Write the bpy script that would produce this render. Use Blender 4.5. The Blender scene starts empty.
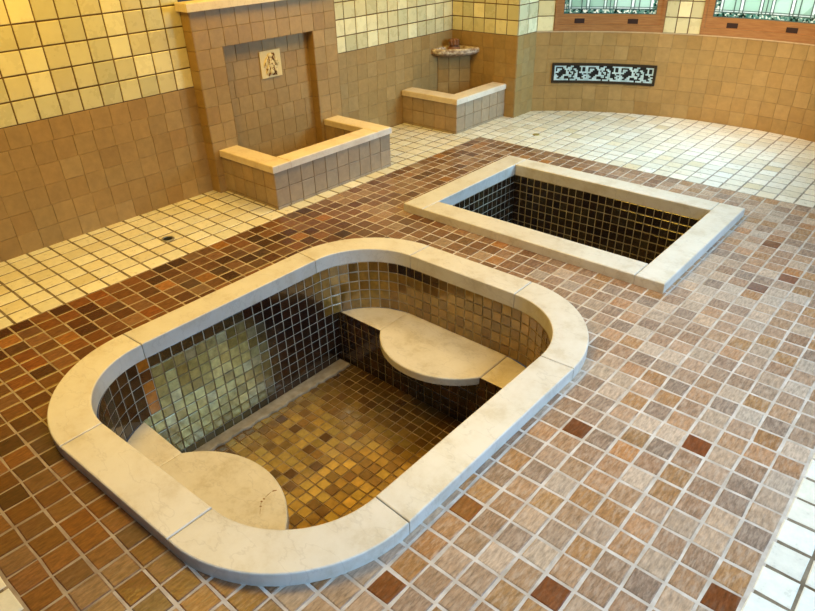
import bpy, math, random
from mathutils import Matrix, Vector
random.seed(7)
S = 0.0875            # one brown floor tile pitch, in metres; all coordinates below are in tile pitches
C = bpy.context.scene.collection

# ------------------------------------------------------------------ materials
def lerp(a, b, t): return tuple(x + (y - x) * t for x, y in zip(a, b))
def new_mat(name):
    m = bpy.data.materials.new(name); m.use_nodes = True
    nt = m.node_tree
    return m, nt, nt.nodes['Principled BSDF'], nt.nodes, nt.links

def simple(name, col, rough=.5, metal=0., coat=0.):
    m, nt, p, n, l = new_mat(name)
    p.inputs['Base Color'].default_value = (*col, 1); p.inputs['Roughness'].default_value = rough
    p.inputs['Metallic'].default_value = metal; p.inputs['Coat Weight'].default_value = coat
    return m

def noise(n, l, scale, detail=3, stretch=(1, 1, 1), rough=.55):
    tc = n.new('ShaderNodeTexCoord'); mp = n.new('ShaderNodeMapping'); nz = n.new('ShaderNodeTexNoise')
    mp.inputs['Scale'].default_value = stretch
    nz.inputs['Scale'].default_value = scale; nz.inputs['Detail'].default_value = detail; nz.inputs['Roughness'].default_value = rough
    l.new(tc.outputs['Object'], mp.inputs['Vector']); l.new(mp.outputs['Vector'], nz.inputs['Vector'])
    return nz

def ramp(n, stops):
    r = n.new('ShaderNodeValToRGB')
    while len(r.color_ramp.elements) < len(stops): r.color_ramp.elements.new(.5)
    for e, (p, c) in zip(r.color_ramp.elements, stops):
        e.position = p; e.color = (*c, 1) if len(c) == 3 else c
    return r

def mix(n, l, kind, fac, a, b):
    x = n.new('ShaderNodeMix'); x.data_type = 'RGBA'; x.blend_type = kind
    for s, v in ((0, fac), (6, a), (7, b)):
        if hasattr(v, 'links'): l.new(v, x.inputs[s])
        else: x.inputs[s].default_value = v if s == 0 else (*v, 1)
    return x.outputs[2]

def glazed(name, rough, rough_amt=.1, mottling=.25, scale=60, coat=0., metal=0., bump=.0, spec=.5, streak=(1, 1, 1), wear_rough=None, bscale=90):
    """tile whose colour comes per tile from the mesh attribute col, mottled by noise"""
    m, nt, p, n, l = new_mat(name)
    at = n.new('ShaderNodeAttribute'); at.attribute_name = 'col'
    nz = noise(n, l, scale, 4, streak, .65)
    r = ramp(n, [(.3, (1 - mottling,) * 3), (.7, (1 + mottling,) * 3)]); l.new(nz.outputs['Fac'], r.inputs['Fac'])
    col = mix(n, l, 'MULTIPLY', 1., at.outputs['Color'], r.outputs['Color'])
    if wear_rough is not None:
        # scuffed whitish film on the worn tiles (alpha = wear)
        nz2 = noise(n, l, 20, 5, (4, 1, 1), .7)
        r2 = ramp(n, [(.46, (0, 0, 0)), (.68, (1, 1, 1))]); l.new(nz2.outputs['Fac'], r2.inputs['Fac'])
        mu = n.new('ShaderNodeMath'); mu.operation = 'MULTIPLY'
        l.new(r2.outputs['Color'], mu.inputs[0]); l.new(at.outputs['Alpha'], mu.inputs[1])
        mu2 = n.new('ShaderNodeMath'); mu2.operation = 'MULTIPLY'; mu2.inputs[1].default_value = .55
        l.new(mu.outputs[0], mu2.inputs[0])
        col = mix(n, l, 'MIX', mu2.outputs[0], col, (.55, .43, .33))
        mr = n.new('ShaderNodeMapRange'); mr.inputs['To Min'].default_value = rough; mr.inputs['To Max'].default_value = wear_rough
        l.new(at.outputs['Alpha'], mr.inputs['Value']); l.new(mr.outputs['Result'], p.inputs['Roughness'])
    else:
        mr = n.new('ShaderNodeMapRange'); mr.inputs['To Min'].default_value = max(0.02, rough - rough_amt); mr.inputs['To Max'].default_value = rough + rough_amt
        l.new(nz.outputs['Fac'], mr.inputs['Value']); l.new(mr.outputs['Result'], p.inputs['Roughness'])
    l.new(col, p.inputs['Base Color'])
    p.inputs['Coat Weight'].default_value = coat; p.inputs['Coat Roughness'].default_value = .08
    p.inputs['Metallic'].default_value = metal; p.inputs['Specular IOR Level'].default_value = spec
    if bump:
        nb = noise(n, l, bscale, 3)
        b = n.new('ShaderNodeBump'); b.inputs['Strength'].default_value = bump; b.inputs['Distance'].default_value = .002
        l.new(nb.outputs['Fac'], b.inputs['Height']); l.new(b.outputs['Normal'], p.inputs['Normal'])
    return m

def grout(name, c1, c2, scale=14):
    m, nt, p, n, l = new_mat(name)
    nz = noise(n, l, scale, 5); r = ramp(n, [(.35, c1), (.7, c2)])
    l.new(nz.outputs['Fac'], r.inputs['Fac']); l.new(r.outputs['Color'], p.inputs['Base Color'])
    p.inputs['Roughness'].default_value = .85
    return m

def marble(name, base, dirt, vein, rough=.35):
    m, nt, p, n, l = new_mat(name)
    a = noise(n, l, 7, 7, (1, 1, 1), .72); r = ramp(n, [(.36, dirt), (.48, lerp(dirt, base, .7)), (.60, base)]); l.new(a.outputs['Fac'], r.inputs['Fac'])
    b = noise(n, l, 4.5, 4, (1, 2.2, 1), .55)
    rv = ramp(n, [(.487, (0, 0, 0)), (.5, (1, 1, 1)), (.513, (0, 0, 0))]); l.new(b.outputs['Fac'], rv.inputs['Fac'])
    mu = n.new('ShaderNodeMath'); mu.operation = 'MULTIPLY'; mu.inputs[1].default_value = .22; l.new(rv.outputs['Color'], mu.inputs[0])
    col = mix(n, l, 'MIX', mu.outputs[0], r.outputs['Color'], vein)
    oi = n.new('ShaderNodeObjectInfo'); mr = n.new('ShaderNodeMapRange'); mr.inputs['To Min'].default_value = .93; mr.inputs['To Max'].default_value = 1.03
    l.new(oi.outputs['Random'], mr.inputs['Value'])
    col = mix(n, l, 'MULTIPLY', 1., col, mr.outputs['Result'])
    l.new(col, p.inputs['Base Color']); p.inputs['Roughness'].default_value = rough
    g = noise(n, l, 120, 3); bp = n.new('ShaderNodeBump'); bp.inputs['Strength'].default_value = .15; bp.inputs['Distance'].default_value = .001
    l.new(g.outputs['Fac'], bp.inputs['Height']); l.new(bp.outputs['Normal'], p.inputs['Normal'])
    return m

MT = dict(
    brown=glazed('worn_brown_floor_tile', .24, mottling=.38, scale=26, streak=(4.5, 1.1, 1), wear_rough=.5, bump=.35),
    white=glazed('white_floor_tile', .3, .1, .08, 30, bump=.25),
    floor_grout=grout('floor_grout', (.42, .35, .28), (.62, .55, .48)),
    brown_grout=grout('aged_floor_grout', (.29, .22, .155), (.46, .375, .28)),
    bay_grout=grout('pale_floor_grout', (.24, .20, .15), (.46, .41, .34)),
    white_grout=grout('white_floor_grout', (.13, .09, .05), (.30, .25, .18)),
    tan=glazed('tan_wall_tile', .42, .08, .10, 22, bump=.15),
    tan_grout=grout('tan_wall_grout', (.20, .115, .04), (.40, .26, .11)),
    yellow=glazed('cream_wall_tile', .28, .08, .04, 9, coat=.3, bump=.2, bscale=30),
    yellow_grout=grout('cream_wall_grout', (.13, .075, .025), (.22, .13, .05)),
    dark=glazed('dark_lustre_tile', .14, .04, .3, 30, coat=1., metal=.25, bump=.1, spec=.8, bscale=40),
    gold=glazed('gold_lustre_tile', .2, .05, .2, 30, coat=.7, metal=.3, bump=.1, spec=.7, bscale=40),
    pool_grout=grout('pool_grout', (.38, .32, .22), (.60, .52, .38)),
    gold_grout=grout('pool_floor_grout', (.17, .10, .04), (.34, .24, .12)),
    marble=marble('cream_marble', (.68, .635, .555), (.58, .515, .41), (.36, .31, .26)),
    seat=marble('seat_marble', (.68, .60, .46), (.55, .46, .31), (.33, .27, .2), .4),
    stone=marble('buff_stone_coping', (.80, .68, .53), (.70, .56, .41), (.5, .38, .26), .5),
    mortar=grout('mortar', (.30, .235, .15), (.46, .38, .27), 20),
    ceiling=simple('ceiling_plaster', (.75, .70, .6), .8),
    black=simple('black_cavity', (.008, .008, .008), .7),
    iron=simple('dark_iron', (.05, .034, .02), .5, .4),
    rust=grout('rusty_bronze', (.20, .085, .035), (.36, .19, .10), 30),
    brass=simple('tarnished_brass', (.42, .33, .12), .4, .6),
    steel=simple('drain_steel', (.42, .40, .35), .4, .7),
    hole=simple('wood_pull_recess', (.035, .012, .008), .6),
)
def verdigris():
    m, nt, p, n, l = new_mat('pale_green_fretwork')
    nz = noise(n, l, 25, 3); r = ramp(n, [(.3, (.36, .50, .53)), (.7, (.62, .76, .80))])
    l.new(nz.outputs['Fac'], r.inputs['Fac']); l.new(r.outputs['Color'], p.inputs['Base Color']); p.inputs['Roughness'].default_value = .5
    return m
MT['fret'] = verdigris()
MT['relief'] = simple('relief_cream', (.74, .60, .32), .5); MT['relief_dark'] = simple('brown_glaze', (.24, .125, .045), .5)
def wood():
    m, nt, p, n, l = new_mat('orange_oak')
    nz = noise(n, l, 18, 5, (.5, .5, 7), .6); r = ramp(n, [(.3, (.29, .135, .05)), (.7, (.43, .225, .09))])
    l.new(nz.outputs['Fac'], r.inputs['Fac']); l.new(r.outputs['Color'], p.inputs['Base Color']); p.inputs['Roughness'].default_value = .35
    return m
MT['wood'] = wood()
def leaded(name, pal, scale):
    m, nt, p, n, l = new_mat(name)
    tc = n.new('ShaderNodeTexCoord'); v = n.new('ShaderNodeTexVoronoi'); v.inputs['Scale'].default_value = scale
    l.new(tc.outputs['Object'], v.inputs['Vector'])
    sp = n.new('ShaderNodeSeparateColor'); l.new(v.outputs['Color'], sp.inputs['Color'])
    r = ramp(n, pal); l.new(sp.outputs['Red'], r.inputs['Fac'])
    r.color_ramp.interpolation = 'CONSTANT' if scale > 10 else 'LINEAR'
    tr = n.new('ShaderNodeBsdfTranslucent'); l.new(r.outputs['Color'], tr.inputs['Color'])
    gl = n.new('ShaderNodeBsdfGlossy'); gl.inputs['Roughness'].default_value = .15
    df = n.new('ShaderNodeBsdfDiffuse'); l.new(r.outputs['Color'], df.inputs['Color'])
    m1 = n.new('ShaderNodeMixShader'); m1.inputs[0].default_value = .12; l.new(tr.outputs[0], m1.inputs[1]); l.new(df.outputs[0], m1.inputs[2])
    m2 = n.new('ShaderNodeMixShader'); m2.inputs[0].default_value = .06; l.new(m1.outputs[0], m2.inputs[1]); l.new(gl.outputs[0], m2.inputs[2])
    l.new(m2.outputs[0], n['Material Output'].inputs['Surface'])
    return m
MT['pane'] = leaded('blue_green_glass', [(0, (.50, .66, .58)), (1, (.70, .84, .78))], 3)
MT['clear'] = leaded('white_opal_glass', [(0, (.85, .95, .92)), (1, (.95, 1, .98))], 3)
MT['mosaic'] = leaded('mosaic_border_glass', [(0, (.03, .09, .07)), (.22, (.16, .36, .32)), (.5, (.36, .52, .46)), (.78, (.95, .97, .9))], 75)
MT['came'] = simple('lead_came', (.10, .17, .17), .5, .1)

# ------------------------------------------------------------------ mesh collector
class M:
    def __init__(s): s.v = []; s.f = []; s.m = []; s.c = []; s.mats = []
    def mi(s, key):
        if key not in s.mats: s.mats.append(key)
        return s.mats.index(key)
    def face(s, idx, mat, col=(1, 1, 1, 1)): s.f.append(idx); s.m.append(s.mi(mat)); s.c.append(col)
    def quad(s, pts, mat, col=(1, 1, 1, 1)):
        b = len(s.v); s.v += pts; s.face(list(range(b, b + len(pts))), mat, col)
    def rings(s, rings, mat, col=(1, 1, 1, 1), cap0=True, cap1=True):
        """loft closed loops of equal count; the last ring is the top"""
        b = len(s.v); n = len(rings[0])
        for r in rings: s.v += r
        for k in range(len(rings) - 1):
            for i in range(n):
                j = (i + 1) % n
                s.face([b + k * n + i, b + k * n + j, b + (k + 1) * n + j, b + (k + 1) * n + i], mat, col)
        if cap0: s.face([b + i for i in range(n)][::-1], mat, col)
        if cap1: s.face([b + (len(rings) - 1) * n + i for i in range(n)], mat, col)
    def tile(s, mp, u0, v0, u1, v1, mat, col, h=.05, b=.035, gap=.05, jit=.0, tilt=.12):
        g = gap / 2
        j = lambda: random.uniform(-jit, jit)
        q = [(u0 + g + j(), v0 + g + j()), (u1 - g + j(), v0 + g + j()), (u1 - g + j(), v1 - g + j()), (u0 + g + j(), v1 - g + j())]
        t = [random.uniform(-tilt, tilt) * h for _ in range(4)]
        cu = sum(a for a, _ in q) / 4; cv = sum(a for _, a in q) / 4
        def ins(p, d): return (p[0] + (d if p[0] < cu else -d), p[1] + (d if p[1] < cv else -d))
        r0 = [mp(*p, 0) for p in q]
        r1 = [mp(*p, h - b * .6 + t[i]) for i, p in enumerate(q)]
        r2 = [mp(*ins(p, b), h + t[i]) for i, p in enumerate(q)]
        s.rings([r0, r1, r2], mat, col, cap0=False)
    def box(s, a, b, mat, mp=lambda x, y, z: (x, y, z), n=1, col=(1, 1, 1, 1)):
        """box from a to b under the map mp, cut into n pieces along its first axis"""
        L = []
        for i in range(n + 1):
            x = a[0] + (b[0] - a[0]) * i / n
            L.append([mp(x, a[1], a[2]), mp(x, b[1], a[2]), mp(x, b[1], b[2]), mp(x, a[1], b[2])])
        s.rings(L, mat, col)
    def build(s, name, parent=None, smooth=False):
        o0 = Vector(parent['_base']) if parent is not None else Vector((0, 0, 0))
        me = bpy.data.meshes.new(name)
        me.from_pydata([tuple((Vector(p) - o0) * S) for p in s.v], [], s.f)
        for k in s.mats: me.materials.append(MT[k])
        me.polygons.foreach_set('material_index', s.m)
        ca = me.color_attributes.new('col', 'FLOAT_COLOR', 'CORNER')
        buf = []
        for f, c in zip(s.f, s.c): buf += list(c) * len(f)
        ca.data.foreach_set('color', buf)
        if smooth: me.polygons.foreach_set('use_smooth', [True] * len(s.f))
        me.update()
        o = bpy.data.objects.new(name, me); C.objects.link(o)
        if parent is not None:
            o.parent = parent
            o['_base'] = list(o0)
        return o

def thing(name, label, cat, loc, group=None):
    o = bpy.data.objects.new(name, None); C.objects.link(o)
    o.empty_display_size = .1
    o.location = Vector(loc) * S; o['_base'] = list(loc)
    o['label'] = label; o['category'] = cat
    if group: o['group'] = group
    return o
def struct(o): o['kind'] = 'structure'; return o

def offset_poly(pts, d):
    """inset a counter-clockwise outline by d"""
    n = len(pts); out = []
    for i in range(n):
        p0, p1, p2 = Vector(pts[i - 1]), Vector(pts[i]), Vector(pts[(i + 1) % n])
        e1 = (p1 - p0).normalized(); e2 = (p2 - p1).normalized()
        n1 = Vector((-e1.y, e1.x)); n2 = Vector((-e2.y, e2.x))
        b = (n1 + n2)
        b = b / max(.25, 1 + n1.dot(n2))
        out.append((p1.x + b.x * d, p1.y + b.y * d))
    return out
def prism(m, pts, z0, z1, mat, bev=.06):
    """pts counter-clockwise; soft upper edge"""
    a = offset_poly(pts, bev * .3); b = offset_poly(pts, bev)
    m.rings([[(x, y, z0) for x, y in pts], [(x, y, z1 - bev) for x, y in pts], [(x, y, z1 - bev * .3) for x, y in a], [(x, y, z1) for x, y in b]], mat)
def rect(x0, y0, x1, y1): return [(x0, y0), (x1, y0), (x1, y1), (x0, y1)]

def vary(c, a, hue=0., w=1.):
    k = 1 + random.uniform(-a, a); h = random.uniform(-hue, hue)
    return (c[0] * k * (1 + h), c[1] * k, c[2] * k * (1 - h), w)
def clamp(x, a=0., b=1.): return max(a, min(b, x))

def tan_col(): 
    r = random.random()
    c = (.385, .25, .095) if r < .7 else (.405, .27, .11) if r < .88 else (.36, .225, .08)
    return vary(c, .05, .02)
def yel_col():
    r = random.random()
    c = (.69, .62, .37) if r < .6 else (.84, .77, .49) if r < .82 else (.63, .58, .35)
    return vary(c, .06, .02)

def wall_grid(m, mp, u0, u1, v0, v1, pu, pv, mat, gmat, colf, gap=.045, h=.05, stagger=0., back=True, skip=None, jit=.008, segs=None, tilt=.12, bev=.03):
    """rows of tiles over u0..u1, v0..v1; pv rows are made to fit exactly"""
    nv = max(1, round((v1 - v0) / pv)); dv = (v1 - v0) / nv
    if back:
        k = segs or 1
        for i in range(k):
            a = u0 + (u1 - u0) * i / k; b = u0 + (u1 - u0) * (i + 1) / k
            m.quad([mp(a, v0, 0), mp(b, v0, 0), mp(b, v1, 0), mp(a, v1, 0)], gmat)
    nu = max(1, round((u1 - u0) / pu)); du = (u1 - u0) / nu
    for r in range(nv):
        off = random.uniform(-stagger, stagger) * du if stagger else 0
        cuts = [u0] + [u0 + k * du + off for k in range(0, nu + 2) if u0 + .12 < u0 + k * du + off < u1 - .12] + [u1]
        for a, b in zip(cuts, cuts[1:]):
            if skip and skip(a, b, v0 + r * dv, v0 + (r + 1) * dv): continue
            m.tile(mp, a, v0 + r * dv, b, v0 + (r + 1) * dv, mat, colf(), h=h, gap=gap, jit=jit, b=min(bev, h * .6), tilt=tilt)

# wall maps: u runs so that u x z points into the room
def plane_x(x): return lambda u, v, h: (x + h, u, v)          # faces +X, u = Y
def plane_nx(x): return lambda u, v, h: (x - h, -u, v)        # faces -X, u = -Y
def plane_ny(y): return lambda u, v, h: (u, y - h, v)         # faces -Y, u = X
def plane_py(y): return lambda u, v, h: (-u, y + h, v)        # faces +Y, u = -X
def floor_at(z): return lambda u, v, h: (u, v, z + h)
BX, BY, BR = 10.5, 6.95, 27.7                                  # centre and radius of the curved window wall
def bay(u, v, h):                                              # u = arc length from the bay's middle
    a = u / BR
    return (BX + (BR - h) * math.sin(a), BY + (BR - h) * math.cos(a), v)
def deg(d): return math.radians(d) * BR

XL, XL2, XR, YF, YA, ZC, ZW = -14.4, -15.1, 36.0, -42.0, 24.9, 31.0, 7.72
# ------------------------------------------------------------------ the two pools' outlines
OX0, OX1, OY0, OY1, ORAD = .12, 18.55, -26.52, -4.12, 5.6       # oval pool, outside of its coping
IX0, IX1, IY0, IY1, IRAD = 1.72, 16.9, -24.78, -5.85, 3.95     # its inside
SX0, SX1, SY0, SY1 = 0., 18.6, 0., 13.25                       # rectangular pool, outside
TX0, TX1, TY0, TY1 = 1.7, 16.95, 1.78, 11.55                   # inside
def in_round(x, y, x0, x1, y0, y1, r):
    if not (x0 < x < x1 and y0 < y < y1): return False
    cx = min(max(x, x0 + r), x1 - r); cy = min(max(y, y0 + r), y1 - r)
    return (x - cx) ** 2 + (y - cy) ** 2 < r * r
def in_pools(x, y):
    return in_round(x, y, OX0 + .8, OX1 - .8, OY0 + .8, OY1 - .8, 4.8) or (SX0 + .85 < x < SX1 - .85 and SY0 + .85 < y < SY1 - .85)

# ------------------------------------------------------------------ floor
BX0, BX1, BY0, BY1 = -6.1, 27.76, -30.3, 17.6                  # the brown field
fm = M()
def room_ok(x, y):
    if x > XR or y < YF: return False
    if y > YA + .3 and x < -7.4: return False
    if x < XL2: return False
    return y < YA or (x - BX) ** 2 + (y - BY) ** 2 < (BR + .7) ** 2
step = .5
def gcell(x, y):
    cx, cy = x + step / 2, y + step / 2
    if room_ok(cx, cy) and not in_pools(cx, cy):
        g = ('floor_grout' if cx > 13 or cy > -4 else 'brown_grout') if BX0 < cx < BX1 and BY0 < cy < BY1 else ('bay_grout' if cy > BY1 else 'white_grout')
        fm.quad([(x, y, 0), (x + step, y, 0), (x + step, y + step, 0), (x, y + step, 0)], g)
x = XL2
while x < XR:
    y = YF
    while y < 36:
        gcell(x, y); y += step
    x += step
RUST = [(19.06, -18.54), (23.16, -19.49), (19.07, -22.7), (27.3, -16.43), (20.14, -12.36), (24.32, -10.27), (22.29, 4.22), (21.31, 9.66), (23.46, 6.32)]
nx, ny = 34, 47
px_, py_ = (BX1 - BX0) / nx, (BY1 - BY0) / ny
rust_cells = {(int((a - BX0) / px_), int((b - BY0) / py_)) for a, b in RUST}
fl = floor_at(-.045)
for i in range(nx):
    for j in range(ny):
        u0, v0 = BX0 + i * px_, BY0 + j * py_
        cx, cy = u0 + px_ / 2, v0 + py_ / 2
        if in_pools(cx, cy): continue
        w = clamp(.42 + (cx - 12.5) / 15 + (cy + 14) / 70)
        w = clamp(w + random.uniform(-.16, .16))
        rich = random.choice([(.125, .056, .023), (.155, .072, .032), (.095, .040, .017), (.185, .086, .038), (.062, .028, .014), (.14, .072, .034)])
        if cy < -17: rich = random.choice([(.145, .054, .014), (.185, .072, .020), (.11, .038, .010), (.075, .026, .009), (.165, .07, .022), (.20, .07, .017)])
        worn = random.choice([(.345, .23, .15), (.40, .29, .20), (.285, .175, .105), (.35, .205, .11), (.26, .175, .12), (.43, .33, .245), (.33, .18, .075)])
        c = lerp(rich, worn, w)
        if cx < 12 and cy > -4: c = lerp(c, random.choice([(.23, .125, .065), (.29, .17, .095), (.15, .07, .035), (.36, .24, .15), (.20, .10, .05)]), .7)
        if (i, j) in rust_cells: c = (.16, .048, .011); w = .22
        elif random.random() < .03: c = lerp(c, (.34, .15, .04), .7)
        gap = .08 if cx < 14 else .10
        fm.tile(fl, u0, v0, u0 + px_, v0 + py_, 'brown', vary(c, .1, .05, w), h=.065, b=.035, gap=gap, jit=.02)
def white_tile(u0, v0, u1, v1):
    cx, cy = (u0 + u1) / 2, (v0 + v1) / 2
    if not room_ok(cx, cy): return
    c = random.choice([(.71, .67, .56), (.74, .70, .60), (.68, .63, .51), (.75, .72, .63)])
    if random.random() < .05: c = lerp(c, (.62, .50, .26), .4)
    fm.tile(fl, u0, v0, u1, v1, 'white', vary(c, .05, .02), h=.065, b=.04, gap=.11, jit=.02)
P = 1.255
# along the left wall, six rows and a cut one
nrow = 7; dxw = (BX0 - (-14.6)) / 6.6
k = 0; xx = BX0
while xx > XL2 - .2:
    yy = BY0 - 8 * 1.3 + (0.0)
    while yy < 36:
        white_tile(xx - 1.272, yy, xx, yy + 1.3); yy += 1.3
    xx -= 1.272
# beyond the brown field, out to the bay
yy = BY1
while yy < 35.2:
    xx = BX0
    while xx < XR:
        white_tile(xx, yy, xx + 1.27, yy + 1.21); xx += 1.27
    yy += 1.21
# right of it and in front of it
xx = BX1
while xx < XR:
    yy = YF
    while yy < BY1 - .2:
        white_tile(xx, yy, xx + 1.19, yy + 1.2); yy += 1.2
    xx += 1.19
yy = BY0
while yy > YF:
    xx = BX0
    while xx < BX1 - .3:
        white_tile(xx, yy - 1.25, xx + 1.25, yy); xx += 1.25
    yy -= 1.25
floor = struct(fm.build('floor'))

# ------------------------------------------------------------------ walls
def two_tone(m, mp, u0, u1, st=.12, ypu=1.36, segs=None, yellow=True, zt=27.8):
    wall_grid(m, mp, u0, u1, 0, ZW, 1.29, 1.287, 'tan', 'tan_grout', tan_col, gap=.018, stagger=st, segs=segs, h=.05, tilt=.03, bev=.012)
    if yellow: cream(m, mp, u0, u1, ZW, zt, ypu, segs)
def cream(m, mp, u0, u1, z0, z1, ypu=1.36, segs=None):
    mp2 = lambda u, v, h: mp(u, v, h - .03)
    wall_grid(m, mp2, u0, u1, z0, z1, ypu, 1.335, 'yellow', 'yellow_grout', yel_col, gap=.085, segs=segs, h=.05, tilt=.06)
def upper(m, mp, u0, u1, segs=1, z0=27.8):
    for i in range(segs):
        a = u0 + (u1 - u0) * i / segs; b = u0 + (u1 - u0) * (i + 1) / segs
        m.quad([mp(a, z0, 0), mp(b, z0, 0), mp(b, ZC, 0), mp(a, ZC, 0)], 'ceiling')
m = M(); two_tone(m, plane_x(XL), YF, -5.9); upper(m, plane_x(XL), YF, 8); struct(m.build('wall_left'))
m = M(); cream(m, plane_x(XL), -5.9, 7.2, 13.32, 27.8); upper(m, plane_x(XL), -5.9, 7.2); struct(m.build('wall_left_upper'))
# the right-hand side of the room, mirrored; a wide window opening above a low wall
m = M(); two_tone(m, plane_nx(28.2), -28.25, -YA, ypu=1.5); upper(m, plane_nx(28.2), -28.25, -YA); struct(m.build('wall_return_right'))
m = M(); two_tone(m, plane_ny(YA), 28.2, XR); upper(m, plane_ny(YA), 28.2, XR); struct(m.build('wall_alcove_right'))
m = M(); two_tone(m, plane_nx(XR), -YA, -19); upper(m, plane_nx(XR), -YA, -19)
wall_grid(m, plane_nx(XR), -19, -YF, 0, 3.86, 1.29, 1.287, 'tan', 'tan_grout', tan_col, gap=.018, stagger=.1, h=.05, tilt=.03, bev=.012)
m.box((XR - .2, YF, 3.86), (XR + .5, 19, 4.1), 'stone'); struct(m.build('wall_right'))
m = M(); two_tone(m, plane_x(XL2), 7.1, YA); upper(m, plane_x(XL2), 7.1, YA); struct(m.build('wall_left_rear'))
m = M(); two_tone(m, plane_ny(YA), XL2, -7.2, ypu=1.36); upper(m, plane_ny(YA), XL2, -7.2); struct(m.build('wall_alcove'))
m = M(); two_tone(m, plane_x(-7.2), YA, 28.25, ypu=1.5); upper(m, plane_x(-7.2), YA, 28.25); struct(m.build('wall_return'))
# curved wall with its windows: tan to the sills, cream between the windows
A0, A1 = -39.75, 39.75
WIN = [(-36.3, -15.3), (-8.5, 12.5)]
ZT = 24.4
m = M()
two_tone(m, bay, deg(A0), deg(A1), st=.06, segs=60, yellow=False)
for a, b in [(A0, -36.3), (-15.3, -8.5), (12.5, A1)]:
    cream(m, bay, deg(a), deg(b), ZW, ZT, 1.15, segs=max(3, int((b - a) / 1.5)))
cream(m, bay, deg(A0), deg(A1), ZT, 27.8, 1.3, segs=60); upper(m, bay, deg(A0), deg(A1), 60)
# narrow ledge on top of the tan tiling
m.box((deg(A0), -.02, ZW - .06), (deg(A1), .13, ZW + .03), 'tan', lambda u, v, z: bay(u, z, v), 60, (.56, .43, .27, 1))
struct(m.build('wall_back'))
m = M(); m.quad([(XL2 - .5, YF, ZC), (XL2 - .5, 36, ZC), (XR, 36, ZC), (XR, YF, ZC)], 'ceiling'); struct(m.build('ceiling'))

# ------------------------------------------------------------------ windows
for k, (a, b) in enumerate(WIN):
    w = bpy.data.objects.new('window_%d' % (k + 1), None); C.objects.link(w); struct(w)
    base = bay(deg((a + b) / 2), ZW, 0); w.location = Vector(base) * S; w['_base'] = list(base)
    u0, u1 = deg(a), deg(b)
    def bx(mm, ua, ub, za, zb, ha, hb, mat):
        mm.box((ua, ha, za), (ub, hb, zb), mat, lambda u, h, z: bay(u, z, h), max(1, int((ub - ua) / .5)))
    f = M()                                                     # fixed frame, sill board
    bx(f, u0, u1, ZW, ZW + .62, -.5, .12, 'wood'); bx(f, u0, u0 + .28, ZW + .62, ZT, -.5, .12, 'wood'); bx(f, u1 - .28, u1, ZW + .62, ZT, -.5, .12, 'wood'); bx(f, u0 + .28, u1 - .28, ZT - .5, ZT, -.5, .12, 'wood')
    fo = f.build('window_frame', w)
    s = M(); z0, z1 = ZW + .62, ZT - .5
    gz = ZW + 1.55; ga, gb = u0 + .82, u1 - .82
    bx(s, u0 + .28, u1 - .28, z0, gz, -.4, .0, 'wood'); bx(s, u0 + .28, ga, gz, z1, -.4, .0, 'wood'); bx(s, gb, u1 - .28, gz, z1, -.4, .0, 'wood'); bx(s, ga, gb, z1 - .9, z1, -.4, .0, 'wood')
    so = s.build('sash', w)
    for du in (1.35, 6.3):
        h = M(); uu = u0 + (du if k == 0 else du + .05) + (.55 if k == 0 else .75)
        bx(h, uu, uu + .94, z0 + .10, z0 + .52, -.01, .015, 'hole')
        h.build('sash_pull', so)
    g = M()                                                     # leaded glass: mosaic border, tall panes, pale strips
    bd = .42; zt = z1 - .9
    bx(g, ga, gb, gz, gz + bd, -.25, -.2, 'mosaic'); bx(g, ga, gb, zt - bd, zt, -.25, -.2, 'mosaic')
    bx(g, ga, ga + bd, gz + bd, zt - bd, -.25, -.2, 'mosaic'); bx(g, gb - bd, gb, gz + bd, zt - bd, -.25, -.2, 'mosaic')
    cu = ga + bd; W = gb - bd - cu
    pattern = [('clear', .25), ('pane', 1.0), ('pane', .45), ('clear', .3), ('pane', 1.35), ('clear', .25), ('pane', .35), ('pane', .35), ('clear', .25), ('pane', 1.35), ('clear', .3), ('pane', .45), ('pane', 1.0), ('clear', .25)]
    tot = sum(x for _, x in pattern); c = M()
    for mat, x in pattern:
        x = x / tot * W
        bx(g, cu, cu + x, gz + bd + .16, zt - bd, -.25, -.2, mat)
        bx(c, cu - .035, cu + .035, gz + bd, zt - bd, -.27, -.17, 'came')
        cu += x
    bx(g, ga + bd, gb - bd, gz + bd, gz + bd + .16, -.25, -.2, 'clear')
    bx(c, ga, gb, gz + bd - .04, gz + bd + .04, -.27, -.17, 'came'); bx(c, ga, gb, gz + bd + .14, gz + bd + .19, -.27, -.17, 'came')
    bx(c, ga, gb, gz, gz + .06, -.27, -.17, 'came'); bx(c, ga, ga + .06, gz, zt, -.27, -.17, 'came'); bx(c, gb - .06, gb, gz, zt, -.27, -.17, 'came')
    zz = gz + 3.4
    while zz < zt - 1:
        bx(c, ga, gb, zz, zz + .07, -.27, -.17, 'came'); zz += 3.4
    go = g.build('leaded_glass', so); c.build('lead_came', go)

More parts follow.
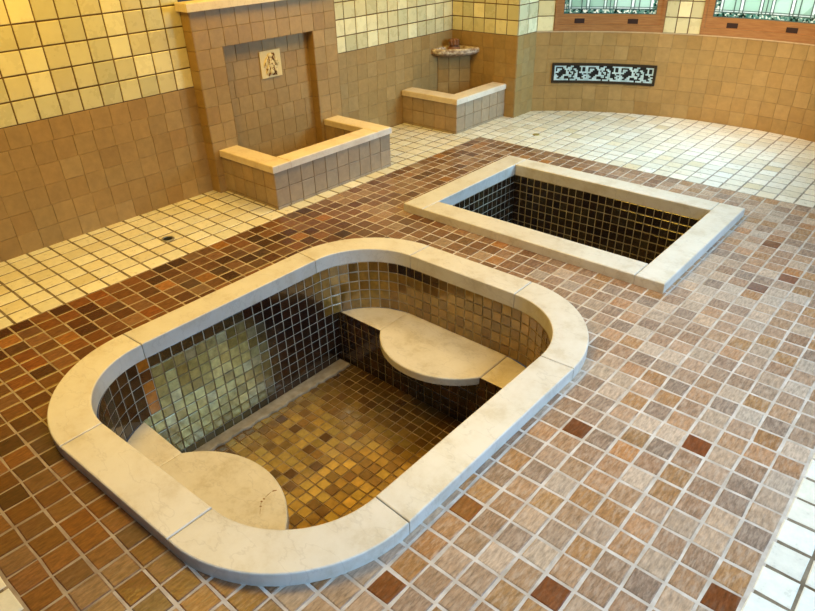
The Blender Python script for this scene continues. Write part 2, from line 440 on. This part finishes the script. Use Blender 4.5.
# ------------------------------------------------------------------ rounded pool
def arc(cx, cy, r, a0, a1, n):
    return [(cx + r * math.cos(math.radians(a0 + (a1 - a0) * i / n)), cy + r * math.sin(math.radians(a0 + (a1 - a0) * i / n))) for i in range(n + 1)]
def round_path(x0, x1, y0, y1, r):
    """clockwise from the lower left tangent point: returns length and s -> (x, y, inward nx, ny)"""
    q = math.pi * r / 2; a, b = y1 - y0 - 2 * r, x1 - x0 - 2 * r
    segs = [('l', a), ('c1', q), ('t', b), ('c2', q), ('r', a), ('c3', q), ('b', b), ('c4', q)]
    L = sum(x for _, x in segs)
    def at(s):
        s = s % L
        for n, l in segs:
            if s <= l: break
            s -= l
        t = s / r
        if n == 'l': return x0, y0 + r + s, 1, 0
        if n == 't': return x0 + r + s, y1, 0, -1
        if n == 'r': return x1, y1 - r - s, -1, 0
        if n == 'b': return x1 - r - s, y0, 0, 1
        cx, cy, a = {'c1': (x0 + r, y1 - r, math.pi), 'c2': (x1 - r, y1 - r, math.pi / 2), 'c3': (x1 - r, y0 + r, 0), 'c4': (x0 + r, y0 + r, -math.pi / 2)}[n]
        a -= t
        return cx + r * math.cos(a), cy + r * math.sin(a), -math.cos(a), -math.sin(a)
    return L, at
ZF, ZB, ZR = -7.3, -3.5, .6
pool = thing('sunken_pool', 'larger sunken pool with rounded corners, cream marble rim and two semicircular marble seats', 'pool', (9.3, -15.3, ZF))
def piece(outer, inner):
    mm = M(); prism(mm, outer + inner[::-1], -.24, ZR, 'marble', .055)
    return mm.build('coping_stone', pool)
g = .018
CN = []                                                        # the four corner arcs (outer, inner), the rim is slightly out of square
for sx, sy, a_, dx, dy in ((1, 0, -90, -.02, .22), (1, 1, 0, 0, 0), (0, 1, 90, 0, 0), (0, 0, 180, .08, -.1)):
    ox = (OX1 - ORAD if sx else OX0 + ORAD) + dx; oy = (OY1 - ORAD if sy else OY0 + ORAD) + dy
    ix = (IX1 - IRAD if sx else IX0 + IRAD) + dx; iy = (IY1 - IRAD if sy else IY0 + IRAD) + dy
    CN.append((arc(ox, oy, ORAD, a_ + .2, a_ + 89.8, 24), arc(ix, iy, IRAD, a_ + .25, a_ + 89.75, 24)))
for k in range(4):
    piece(*CN[k])
    (o1, i1), (o2, i2) = CN[k], CN[(k + 1) % 4]
    def pull(p, q, d):                                          # leave the joint
        v = (Vector(q) - Vector(p)).normalized() * d; return (p[0] + v.x, p[1] + v.y)
    A, B, D, E_ = o1[-1], o2[0], i1[-1], i2[0]
    piece([pull(A, B, .035), pull(B, A, .035)], [pull(D, E_, .035), pull(E_, D, .035)])

def dark_col(x=None, y=None, z=None):
    c = random.choice([(.040, .016, .009), (.055, .022, .011), (.030, .013, .008), (.065, .03, .014)])
    return vary(c, .25, .1)
def gold_wall():
    return vary(random.choice([(.26, .155, .03), (.30, .18, .04), (.21, .115, .022)]), .12, .05)
def sheen_col():  # tile tones for the painted reflection on the left wall
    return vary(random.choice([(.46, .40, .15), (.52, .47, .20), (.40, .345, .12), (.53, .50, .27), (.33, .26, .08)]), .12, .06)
L, at = round_path(IX0, IX1, IY0, IY1, IRAD)
def lin(u, v, h):
    x, y, nx_, ny_ = at(u); return (x + nx_ * h, y + ny_ * h, v)
lm = M()
NT = round(L / .625); du = L / NT; rows = 5; dv = (-.24 - ZB) / rows
def sm(x, a, b): t = clamp((x - a) / (b - a)); return t * t * (3 - 2 * t)
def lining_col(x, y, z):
    c = dark_col()
    if y > -9.6 and z > ZB:                                      # golden brown tiles above the far bench
        k = 1. if z < -.9 else sm(x, 5.5, 10)
        if x < 4: k = max(k, .9)
        return (*lerp(c[:3], gold_wall()[:3], k), 1)
    if x < 2.6 and y > -13.5:                                    # left wall beside it
        k = sm(y, -12.8 - z * .9, -9.8 - z * .9)
        return (*lerp(c[:3], gold_wall()[:3], k), 1)
    if x < 2.4 and (-20.75 if z > ZB else -22.2) < y < -12:                             # pale reflection sheen painted into the left wall's tile colour
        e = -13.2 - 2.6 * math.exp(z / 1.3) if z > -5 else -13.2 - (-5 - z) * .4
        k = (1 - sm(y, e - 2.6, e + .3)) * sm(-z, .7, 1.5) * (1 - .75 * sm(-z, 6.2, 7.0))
        return (*lerp(lerp(c[:3], (.13, .10, .04), .5) if z > -1 and y < -15.5 else c[:3], sheen_col()[:3], k), 1)
    if x < 2.8 and -21.45 < y <= -20.75 and z > ZB: return vary((.14, .05, .012), .2) if -1.6 < z < -.9 else vary((.46, .17, .02), .2)  # orange reflection painted onto one column of corner tiles
    return c
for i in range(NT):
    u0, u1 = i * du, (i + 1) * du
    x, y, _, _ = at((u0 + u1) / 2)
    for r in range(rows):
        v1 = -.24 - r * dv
        c = lining_col(x, y, v1 - dv / 2); gm = 'gold_grout' if x < 2.4 and c[1] > .2 else 'pool_grout'  # darker grout inside the painted sheen
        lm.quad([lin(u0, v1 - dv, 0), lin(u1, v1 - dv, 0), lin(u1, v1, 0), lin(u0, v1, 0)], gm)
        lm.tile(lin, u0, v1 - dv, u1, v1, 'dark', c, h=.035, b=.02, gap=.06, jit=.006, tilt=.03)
def low_wall(mp, u0, u1, first=0.):
    cuts = [u0]; u = first - 40 * du
    while u < u1 - .1:
        if u > u0 + .1: cuts.append(u)
        u += du
    cuts.append(u1); nr = 6; e = (ZB - ZF) / nr
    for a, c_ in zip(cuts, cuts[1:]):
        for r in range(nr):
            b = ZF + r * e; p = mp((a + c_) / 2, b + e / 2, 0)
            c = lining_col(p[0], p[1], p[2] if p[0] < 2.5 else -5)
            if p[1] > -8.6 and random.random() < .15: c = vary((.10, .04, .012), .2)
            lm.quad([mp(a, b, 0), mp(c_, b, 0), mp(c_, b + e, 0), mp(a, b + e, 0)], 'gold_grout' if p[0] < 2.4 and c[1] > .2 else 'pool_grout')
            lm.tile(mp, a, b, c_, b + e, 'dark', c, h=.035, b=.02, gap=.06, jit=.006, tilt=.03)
low_wall(plane_x(IX0), -22, -8.42, IY0 + IRAD)
low_wall(plane_nx(IX1), 8.42, 22, -(IY1 - IRAD))
low_wall(plane_ny(-8.42), IX0, IX1, IX0 + IRAD)
low_wall(plane_py(-22.0), -IX1, -IX0)
lm.build('pool_wall', pool)
pf = M(); mp = floor_at(ZF)
pf.quad([(IX0, -22, ZF), (IX1, -22, ZF), (IX1, -8.42, ZF), (IX0, -8.42, ZF)], 'gold_grout')
nu, nv = 24, 22; du, dv = (IX1 - IX0) / nu, 13.58 / nv
for i in range(nu):
    for j in range(nv):
        a, b = IX0 + i * du, -22 + j * dv
        c = random.choice([(.46, .29, .06), (.52, .34, .075), (.40, .24, .05), (.34, .19, .042), (.56, .37, .09), (.48, .30, .065)])
        if random.random() < .12: c = lerp(c, (.12, .05, .015), .7)
        kd = max(clamp((b + 14.5) / 4) * .8, clamp((a - 10.5) / 3) * clamp((b + 16.5) / 2.5) * .95, clamp((5.5 - a) / 5) * .45)  # dark reflections, as of the bench underside, painted into the floor tiles
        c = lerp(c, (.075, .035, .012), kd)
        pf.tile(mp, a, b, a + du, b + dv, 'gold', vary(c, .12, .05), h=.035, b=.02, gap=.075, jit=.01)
pf.build('pool_floor', pool)
# rough mortar strip at the foot of the left wall
mm = M(); edge = []
n = 40
for i in range(n + 1):
    y = -22 + 13.4 * i / n
    edge.append((IX0 + .62 + .35 * i / n + random.uniform(-.10, .10), y))
prism(mm, [(IX0, -22)] + edge[:-1] + [(IX0 + .95, -8.6), (IX0, -8.6)], ZF, ZF + .2, 'mortar', .1)
mm.build('mortar_strip', pool)
# marble benches: slab, round-fronted seat, slab; at each end of the pool
RS, CXS = 4.48, 9.08
def bench(yb, ye, s, RS=4.48):
    hw = math.sqrt(RS * RS - (abs(ye - yb)) ** 2)
    xa, xb = CXS - hw, CXS + hw
    def inside_x(y, left):                                      # pool wall x at depth y
        d = abs(yb - y); t = IRAD - d
        k = IRAD - math.sqrt(max(0, IRAD ** 2 - t * t)) if t > 0 else 0
        return IX0 + k if left else IX1 - k
    ys = [yb + (ye - yb) * i / 8 for i in range(9)]
    lw = [(min(xa - .2, inside_x(y, True)), y) for y in ys]; rw = [(max(xb + .2, inside_x(y, False) + .06), y) for y in ys]
    def ccw(p):
        a = sum(p[i - 1][0] * p[i][1] - p[i][0] * p[i - 1][1] for i in range(len(p)))
        return p if a > 0 else p[::-1]
    for pts in (ccw(lw + [(xa - g, ye), (xa - g, yb)]), ccw(rw + [(xb + g, ye), (xb + g, yb)])):
        q = M(); prism(q, pts, ZB - .36, ZB, 'seat', .06); q.build('bench_slab', pool)
    a0 = math.degrees(math.atan2(ye - yb, xa - CXS)); a1 = math.degrees(math.atan2(ye - yb, xb - CXS))
    if s < 0:
        if a0 > 0: a0 -= 360
        if a1 > 0: a1 -= 360
    pts = arc(CXS, yb, RS, a0, a1, 36)
    q = M(); prism(q, ccw([(xa, yb)] + pts + [(xb, yb)]), ZB - .42, ZB + .05, 'seat', .08)
    return q.build('round_seat', pool), ZB + .05
bench(IY1, -8.42, -1)
seat, zs = bench(IY0 + .12, -21.9, 1, 4.62)
ch = M()
for x, y, rx, ry, a in ((10.58, -20.64, .13, .04, 1.0), (10.60, -21.22, .06, .045, .3), (10.64, -21.38, .06, .05, 0), (10.82, -21.57, .05, .05, 0), (10.72, -21.47, .07, .012, -.8), (10.55, -20.95, .012, .2, .1), (11.02, -21.75, .2, .01, -.75)):
    ch.rings([[(x + rx * k * math.cos(t) * math.cos(a) - ry * k * math.sin(t) * math.sin(a), y + rx * k * math.cos(t) * math.sin(a) + ry * k * math.sin(t) * math.cos(a), zs + hz)
               for t in [2 * math.pi * i / 9 for i in range(9)]] for k, hz in ((1, -.01), (.8, .006))], 'relief_dark', cap0=False)
ch.build('chip', seat)


# ------------------------------------------------------------------ rectangular pool
sq = thing('sunken_pool', 'smaller rectangular sunken pool with straight white marble rim and dark tiled inside', 'pool', (9.3, 6.6, ZF))
for r in (rect(SX0, SY0, TX0, SY1), rect(TX1, SY0, SX1, SY1), rect(TX0 + g, SY0, TX1 - g, TY0), rect(TX0 + g, TY1, TX1 - g, SY1)):
    mm = M(); prism(mm, r, -.22, .6, 'marble', .06); mm.build('coping_stone', sq)
lm = M()
for mp, u0, u1 in ((plane_x(TX0), TY0, TY1), (plane_nx(TX1), -TY1, -TY0), (plane_ny(TY1), TX0, TX1), (plane_py(TY0), -TX1, -TX0)):
    wall_grid(lm, mp, u0, u1, ZF, -.22, .61, .645, 'dark', 'pool_grout', lambda: vary(random.choice([(.045, .024, .011), (.055, .033, .015), (.034, .018, .01), (.06, .042, .018)]), .2, .06), gap=.07, h=.035)
lm.build('pool_wall', sq)
pf = M(); wall_grid(pf, floor_at(ZF), TX0, TX1, TY0, TY1, .62, .62, 'dark', 'gold_grout', lambda: vary((.07, .04, .016), .25), gap=.07, h=.035); pf.build('pool_floor', sq)

# ------------------------------------------------------------------ niche fountain on the left wall
ft = thing('niche_fountain', 'tall tan tiled wall niche with carved cream tile and low walled basin before it', 'fountain', (-10.5, .65, 0))
PX, PY0, PY1, NY0, NY1, NZ, PZ, NX = -13.4, -5.9, 7.2, -3.72, 4.75, 10.2, 12.7, -14.15
m = M()
def tg(mp, u0, u1, v0, v1, n, nr, st=0., mm=None):
    wall_grid(mm or m, mp, u0, u1, v0, v1, (u1 - u0) / n, (v1 - v0) / nr, 'tan', 'tan_grout', tan_col, gap=.024, stagger=st, h=.05, tilt=.03, bev=.012)
tg(plane_x(PX), PY0, NY0, 0, NZ, 2, 8, .06); tg(plane_x(PX), NY1, PY1, 0, NZ, 2, 8, .06); tg(plane_x(PX), PY0, PY1, NZ, PZ, 11, 2, .05)
tg(plane_ny(PY0), XL + .01, PX + .06, 0, PZ, 1, 10); tg(plane_py(PY1), -PX - .06, -XL2 - .06, 0, PZ, 1, 10)
tg(plane_py(NY0), -PX - .06, -NX, 0, NZ, 1, 8); tg(plane_ny(NY1), NX, PX + .06, 0, NZ, 1, 8)
m.quad([(NX, NY0, NZ), (PX, NY0, NZ), (PX, NY1, NZ), (NX, NY1, NZ)], 'tan', tan_col())
m.build('niche_surround', ft)
nb = M(); wall_grid(nb, plane_x(NX), NY0, NY1, 0, NZ, 1.2, 1.275, 'tan', 'tan_grout', tan_col, gap=.026, stagger=.3, h=.05, tilt=.03, bev=.012); nb.build('niche_panel', ft)
cp = M(); prism(cp, [(XL + .06, PY0 - .35), (PX + .45, PY0 - .35), (PX + .45, PY1 + .35), (XL2 + .06, PY1 + .35), (XL2 + .06, PY1), (XL + .06, PY1)], PZ, PZ + .55, 'stone', .07); cp.build('mantel_cap', ft)
# carved relief tile: a square tile with a raised leafy face-like boss
md = M(); MX = NX + .05; my, mz, hs = .78, 8.3, .98
md.box((MX, my - hs, mz - hs), (MX + .1, my + hs, mz + hs), 'stone')
mo = md.build('relief_tile', ft); mo['label'] = 'square cream tile carved with a raised leafy ornament'
mo.data.materials.clear(); mo.data.materials.append(MT['relief'])
rl = M()
def blob(mm, y, z, ry, rz, rx, mat, ang=0.):
    n = 14; rr = []
    for k, (sc, hh) in enumerate(((1, 0), (.92, .5), (.65, .85), (.25, 1))):
        ring = []
        for i in range(n):
            a = 2 * math.pi * i / n; dy, dz = ry * sc * math.cos(a), rz * sc * math.sin(a)
            ring.append((MX + .1 + rx * hh, y + dy * math.cos(ang) - dz * math.sin(ang), z + dy * math.sin(ang) + dz * math.cos(ang)))
        rr.append(ring)
    mm.rings(rr, mat, cap0=False)
for (dy, dz, ry, rz, an) in [(0, .05, .30, .42, 0), (-.45, .2, .15, .46, .55), (.45, .2, .15, .46, -.55), (-.34, -.35, .14, .42, .4), (.34, -.35, .14, .42, -.4), (0, -.5, .22, .3, 0), (0, .62, .28, .18, 0)]:
    blob(rl, my + dy, mz + dz, ry, rz, .12, 'relief', -an)
rr = random.Random(5)
for k in range(46):
    t = rr.uniform(-1, 1); z = rr.uniform(-.78, .72)
    wd = .62 * (1 - .45 * max(0, -z)) if z < .45 else .34
    yy_ = t * wd
    blob(rl, my + yy_, mz + z, rr.uniform(.025, .05), rr.uniform(.06, .17), .125, 'relief_dark', yy_ * 1.1 + rr.uniform(-.4, .4))
blob(rl, my + .02, mz + .02, .13, .12, .135, 'relief_dark', 0)
rl.build('carving', mo)
def curb(t, xf, xb, ya, yb, right, H, zt, th=1.35, ov=.16):
    """U or L shaped low wall: front at x = xf, left leg outer face y = ya; legs run back to xb"""
    m = M(); bs = .22
    lo, hi = ya, yb
    def strip(mp, u0, u1):
        wall_grid(m, mp, u0, u1, 0, bs, 1.25, bs, 'tan', 'tan_grout', lambda: vary((.40, .30, .19), .08), gap=.04, h=.05)
        wall_grid(m, mp, u0, u1, bs, H, 1.25, (H - bs) / 2, 'tan', 'tan_grout', lambda: vary((.40, .29, .18), .08, .03), gap=.045, h=.05, stagger=.0)
    strip(plane_ny(lo), xb, xf + .05); strip(plane_x(xf), lo - .05, hi + (.05 if right else 0))
    strip(plane_py(lo + th), -(xf - th), -xb); strip(plane_nx(xf - th), -(hi - (th if right else 0)), -(lo + th))
    if right: strip(plane_py(hi), -(xf + .05), -xb); strip(plane_ny(hi - th), xb, xf - th)
    w = m.build('basin_wall', t)
    g2 = .02
    q = M(); prism(q, rect(xb + .06, lo - ov, xf + ov, lo + th + .1), H, zt, 'stone', .07); q.build('coping_stone', w)
    q = M(); prism(q, rect(xf - th - .1, lo + th + .1 + g2, xf + ov, (hi - th - .1 - g2) if right else hi - .05), H, zt, 'stone', .07); q.build('coping_stone', w)
    if right:
        q = M(); prism(q, rect(xb + .06, hi - th - .1, xf + ov, hi + ov), H, zt, 'stone', .07); q.build('coping_stone', w)
    f = M(); f.box((xb + .02 if not right else NX, lo + th, .02), (xf - th, (hi - th) if right else hi, .35), 'mortar'); f.build('basin_floor', t)
curb(ft, -7.22, PX, -5.32, 6.5, True, 2.75, 3.25)

# ------------------------------------------------------------------ corner basin and its low wall
cb = thing('corner_foot_basin', 'low L-shaped tan tiled basin wall with buff coping closing off the far corner', 'basin', (-11.5, 20.9, 0))
curb(cb, -8.36, XL2 + .07, 16.95, YA, False, 2.75, 3.25)
db = thing('corner_drinking_basin', 'small stone corner basin with rusty spout on tiled pedestal in the far corner', 'basin', (-14.4, 24.2, .35))
q = M(); d = 2.35; xa, ya = XL2 + .07, YA - .07
def diag(u, v, h): k = math.sqrt(.5); return (xa + u * k + h * k, ya - d + u * k - h * k, v)
wall_grid(q, diag, 0, d * math.sqrt(2), .35, 5.55, 1.1, 1.3, 'tan', 'tan_grout', tan_col, gap=.045, h=.05); q.build('pedestal', db)
q = M()
def quarter(r, z, dx=.0):
    n = 16; pts = [(xa + dx, ya - dx, z)]
    for i in range(n + 1):
        a = -math.pi / 2 + math.pi / 2 * i / n
        k = 1 - .06 * math.sin(2 * (a + math.pi / 2)) + .015 * math.sin(9 * a)
        pts.append((xa + dx + r * k * math.cos(a), ya - dx + r * k * math.sin(a), z))
    return pts
q.rings([quarter(2.3, 5.5), quarter(3.1, 5.72), quarter(3.42, 5.92), quarter(3.45, 6.24), quarter(3.3, 6.35), quarter(2.85, 6.35, .25), quarter(2.4, 6.1, .35), quarter(1.2, 6.0, .5)], 'bowl' if 'bowl' in MT else 'seat', cap0=True)
MT['bowl'] = grout('mottled_basin_stone', (.30, .19, .11), (.78, .69, .54), 34)
bo = q.build('bowl', db); bo.data.materials.clear(); bo.data.materials.append(MT['bowl'])
q = M()
def lathe(mm, cx, cy, prof, mat, n=16):
    mm.rings([[(cx + r * math.cos(2 * math.pi * i / n), cy + r * math.sin(2 * math.pi * i / n), z) for i in range(n)] for r, z in prof], mat)
lathe(q, xa + .95, ya - .95, [(.62, 6.0), (.62, 6.25), (.40, 6.4), (.46, 6.75), (.56, 6.85), (.56, 7.0), (.34, 7.08)], 'rust')
for a in (-80, -45, -10):
    c, s_ = math.cos(math.radians(a)), math.sin(math.radians(a)); lathe(q, xa + .95 + .5 * c, ya - .95 + .5 * s_, [(.13, 6.5), (.17, 6.6), (.17, 7.0), (.12, 7.1)], 'rust', 10)
so = q.build('spout', db, True)

# ------------------------------------------------------------------ fretwork vent under the first window
vg = thing('vent_grille', 'long dark framed vent with pale green fretwork set into the curved tan wall', 'vent', bay(deg(-25.6), 2.87, 0))
va, vb, vz0, vz1 = deg(-36.0), deg(-15.2), 2.87, 4.78
bm_ = lambda u, h, z: bay(u, z, h + .07)
q = M(); fw = .24
for a, b, c, e in ((va, vb, vz0, vz0 + fw), (va, vb, vz1 - fw, vz1), (va, va + fw, vz0 + fw, vz1 - fw), (vb - fw, vb, vz0 + fw, vz1 - fw)):
    q.box((a, 0, c), (b, .14, e), 'iron', bm_, max(1, int((b - a) / .5)))
q.build('vent_frame', vg)
q = M(); q.box((va + .1, .0, vz0 + .1), (vb - .1, .02, vz1 - .1), 'black', bm_, 20); q.build('vent_backing', vg)
FRET = ["########...##....#####", "#.....##.###......#..#", "#.###..#####.##...#..#", "#.##....#.#...##..#..#", "###.....##.##..#.#####",
        "#.......##..#.##...#..", "##....######..##....##", "###..##...##.###...##.", "##..###.......####..##", "##########.####.######"]
q = M(); cols = 66; cu = (vb - va - 2 * fw) / cols; cz = (vz1 - vz0 - 2 * fw) / 10
for r in range(10):
    row = (FRET[r] * 4)[:cols]; i = 0
    while i < cols:
        if row[i] == '#':
            j = i
            while j < cols and row[j] == '#': j += 1
            z = vz1 - fw - (r + 1) * cz
            q.box((va + fw + i * cu, .02, z), (va + fw + j * cu, .09, z + cz), 'fret', bm_, max(1, (j - i) // 3)); i = j
        else: i += 1
q.build('fretwork', vg)

# ------------------------------------------------------------------ floor drains
def drain(x, y, r, ring, label):
    t = thing('floor_drain', label, 'drain', (x, y, 0), None)
    q = M(); n = 24
    C_ = lambda rr, z: [(x + rr * math.cos(2 * math.pi * i / n), y + rr * math.sin(2 * math.pi * i / n), z) for i in range(n)]
    q.rings([C_(r, 0), C_(r, .05), C_(r * .95, .075), C_(r * .74, .075), C_(r * .7, .045)], ring, cap0=False, cap1=False); q.build('drain_ring', t)
    q = M(); q.rings([C_(r * .76, .028), C_(r * .72, .05)], 'black' if ring == 'steel' else 'brass', cap0=False)
    q.build('drain_cover', t)
drain(-9.1, -13.05, .42, 'steel', 'round dark floor drain with grey rim in the white tiles by the left wall')
drain(-2.25, 21.2, .3, 'brass', 'small brass floor drain in the white tiles beyond the rectangular pool')

for o in bpy.data.objects:
    if '_base' in o: del o['_base']

# ------------------------------------------------------------------ camera
f_px, pitch, yaw, roll = 647.54, .5416, -.7325, -.0285
f = Vector((math.sin(yaw) * math.cos(pitch), math.cos(yaw) * math.cos(pitch), -math.sin(pitch)))
r0 = f.cross(Vector((0, 0, 1))).normalized(); u0 = r0.cross(f)
R = math.cos(roll) * r0 + math.sin(roll) * u0; U = -math.sin(roll) * r0 + math.cos(roll) * u0
cam = bpy.data.cameras.new('camera'); cam.sensor_fit = 'HORIZONTAL'; cam.sensor_width = 36; cam.lens = f_px / 815 * 36; cam.clip_start = .02
co = bpy.data.objects.new('camera', cam); C.objects.link(co)
mw = Matrix((R, U, -f)).transposed().to_4x4(); mw.translation = Vector((28.4408, -31.5155, 17.7875)) * S
co.matrix_world = mw
bpy.context.scene.camera = co

# ------------------------------------------------------------------ light
def area(name, loc, target, sx, sy, power, col, spread=180):
    d = bpy.data.lights.new(name, 'AREA'); d.shape = 'RECTANGLE'; d.size = sx * S; d.size_y = sy * S; d.energy = power; d.color = col
    d.spread = math.radians(spread)
    o = bpy.data.objects.new(name, d); C.objects.link(o); o.location = Vector(loc) * S
    o.rotation_euler = (Vector(target) - Vector(loc)).to_track_quat('-Z', 'Y').to_euler()
    return o
area('daylight_right', (41, -8, 24), (25, -9, 0), 46, 10, 35, (.40, .68, 1.0), 80)
area('daylight_low', (37, -8, 9), (13, -8, 0), 48, 6, 6, (.34, .60, 1.0), 50)
area('daylight_bay', (25, 26, 14), (-7, 20, 3), 15, 10, 27, (.36, .67, 1.0), 95)
area('daylight_bay', (9, 30.5, 17), (9, 18, 0), 22, 9, 9.5, (.50, .79, 1.0), 130)
area('window_daylight', (3, 39, 17), (3, 30, 15), 40, 18, 58, (1.0, .97, .94))
area('warm_ceiling_lamp', (-1, -22, 29), (-8, -20, 0), 12, 12, 51, (1.0, .65, .09))
area('unseen_overhead_light', (-1, 6, 29), (-8, 8, 0), 12, 12, 38, (1.0, .67, .14))
area('unseen_overhead_light', (12, 8, 29), (12, 34, 6), 12, 8, 6.5, (1.0, .78, .55), 42)  # added warm fill aimed at the bay wall, no known lamp there
area('unseen_overhead_light', (20, -10, 30.5), (21, -10, 0), 12, 12, 9, (1.0, .80, .52), 110)  # added warm fill to balance the blue daylight on the rim tops
w = bpy.data.worlds.new('world'); bpy.context.scene.world = w; w.use_nodes = True
w.node_tree.nodes['Background'].inputs['Color'].default_value = (.80, .88, 1.0, 1); w.node_tree.nodes['Background'].inputs['Strength'].default_value = .08
vs = bpy.context.scene.view_settings; vs.view_transform = 'Standard'; vs.look = 'None'; vs.exposure = 0.12; vs.gamma = .88
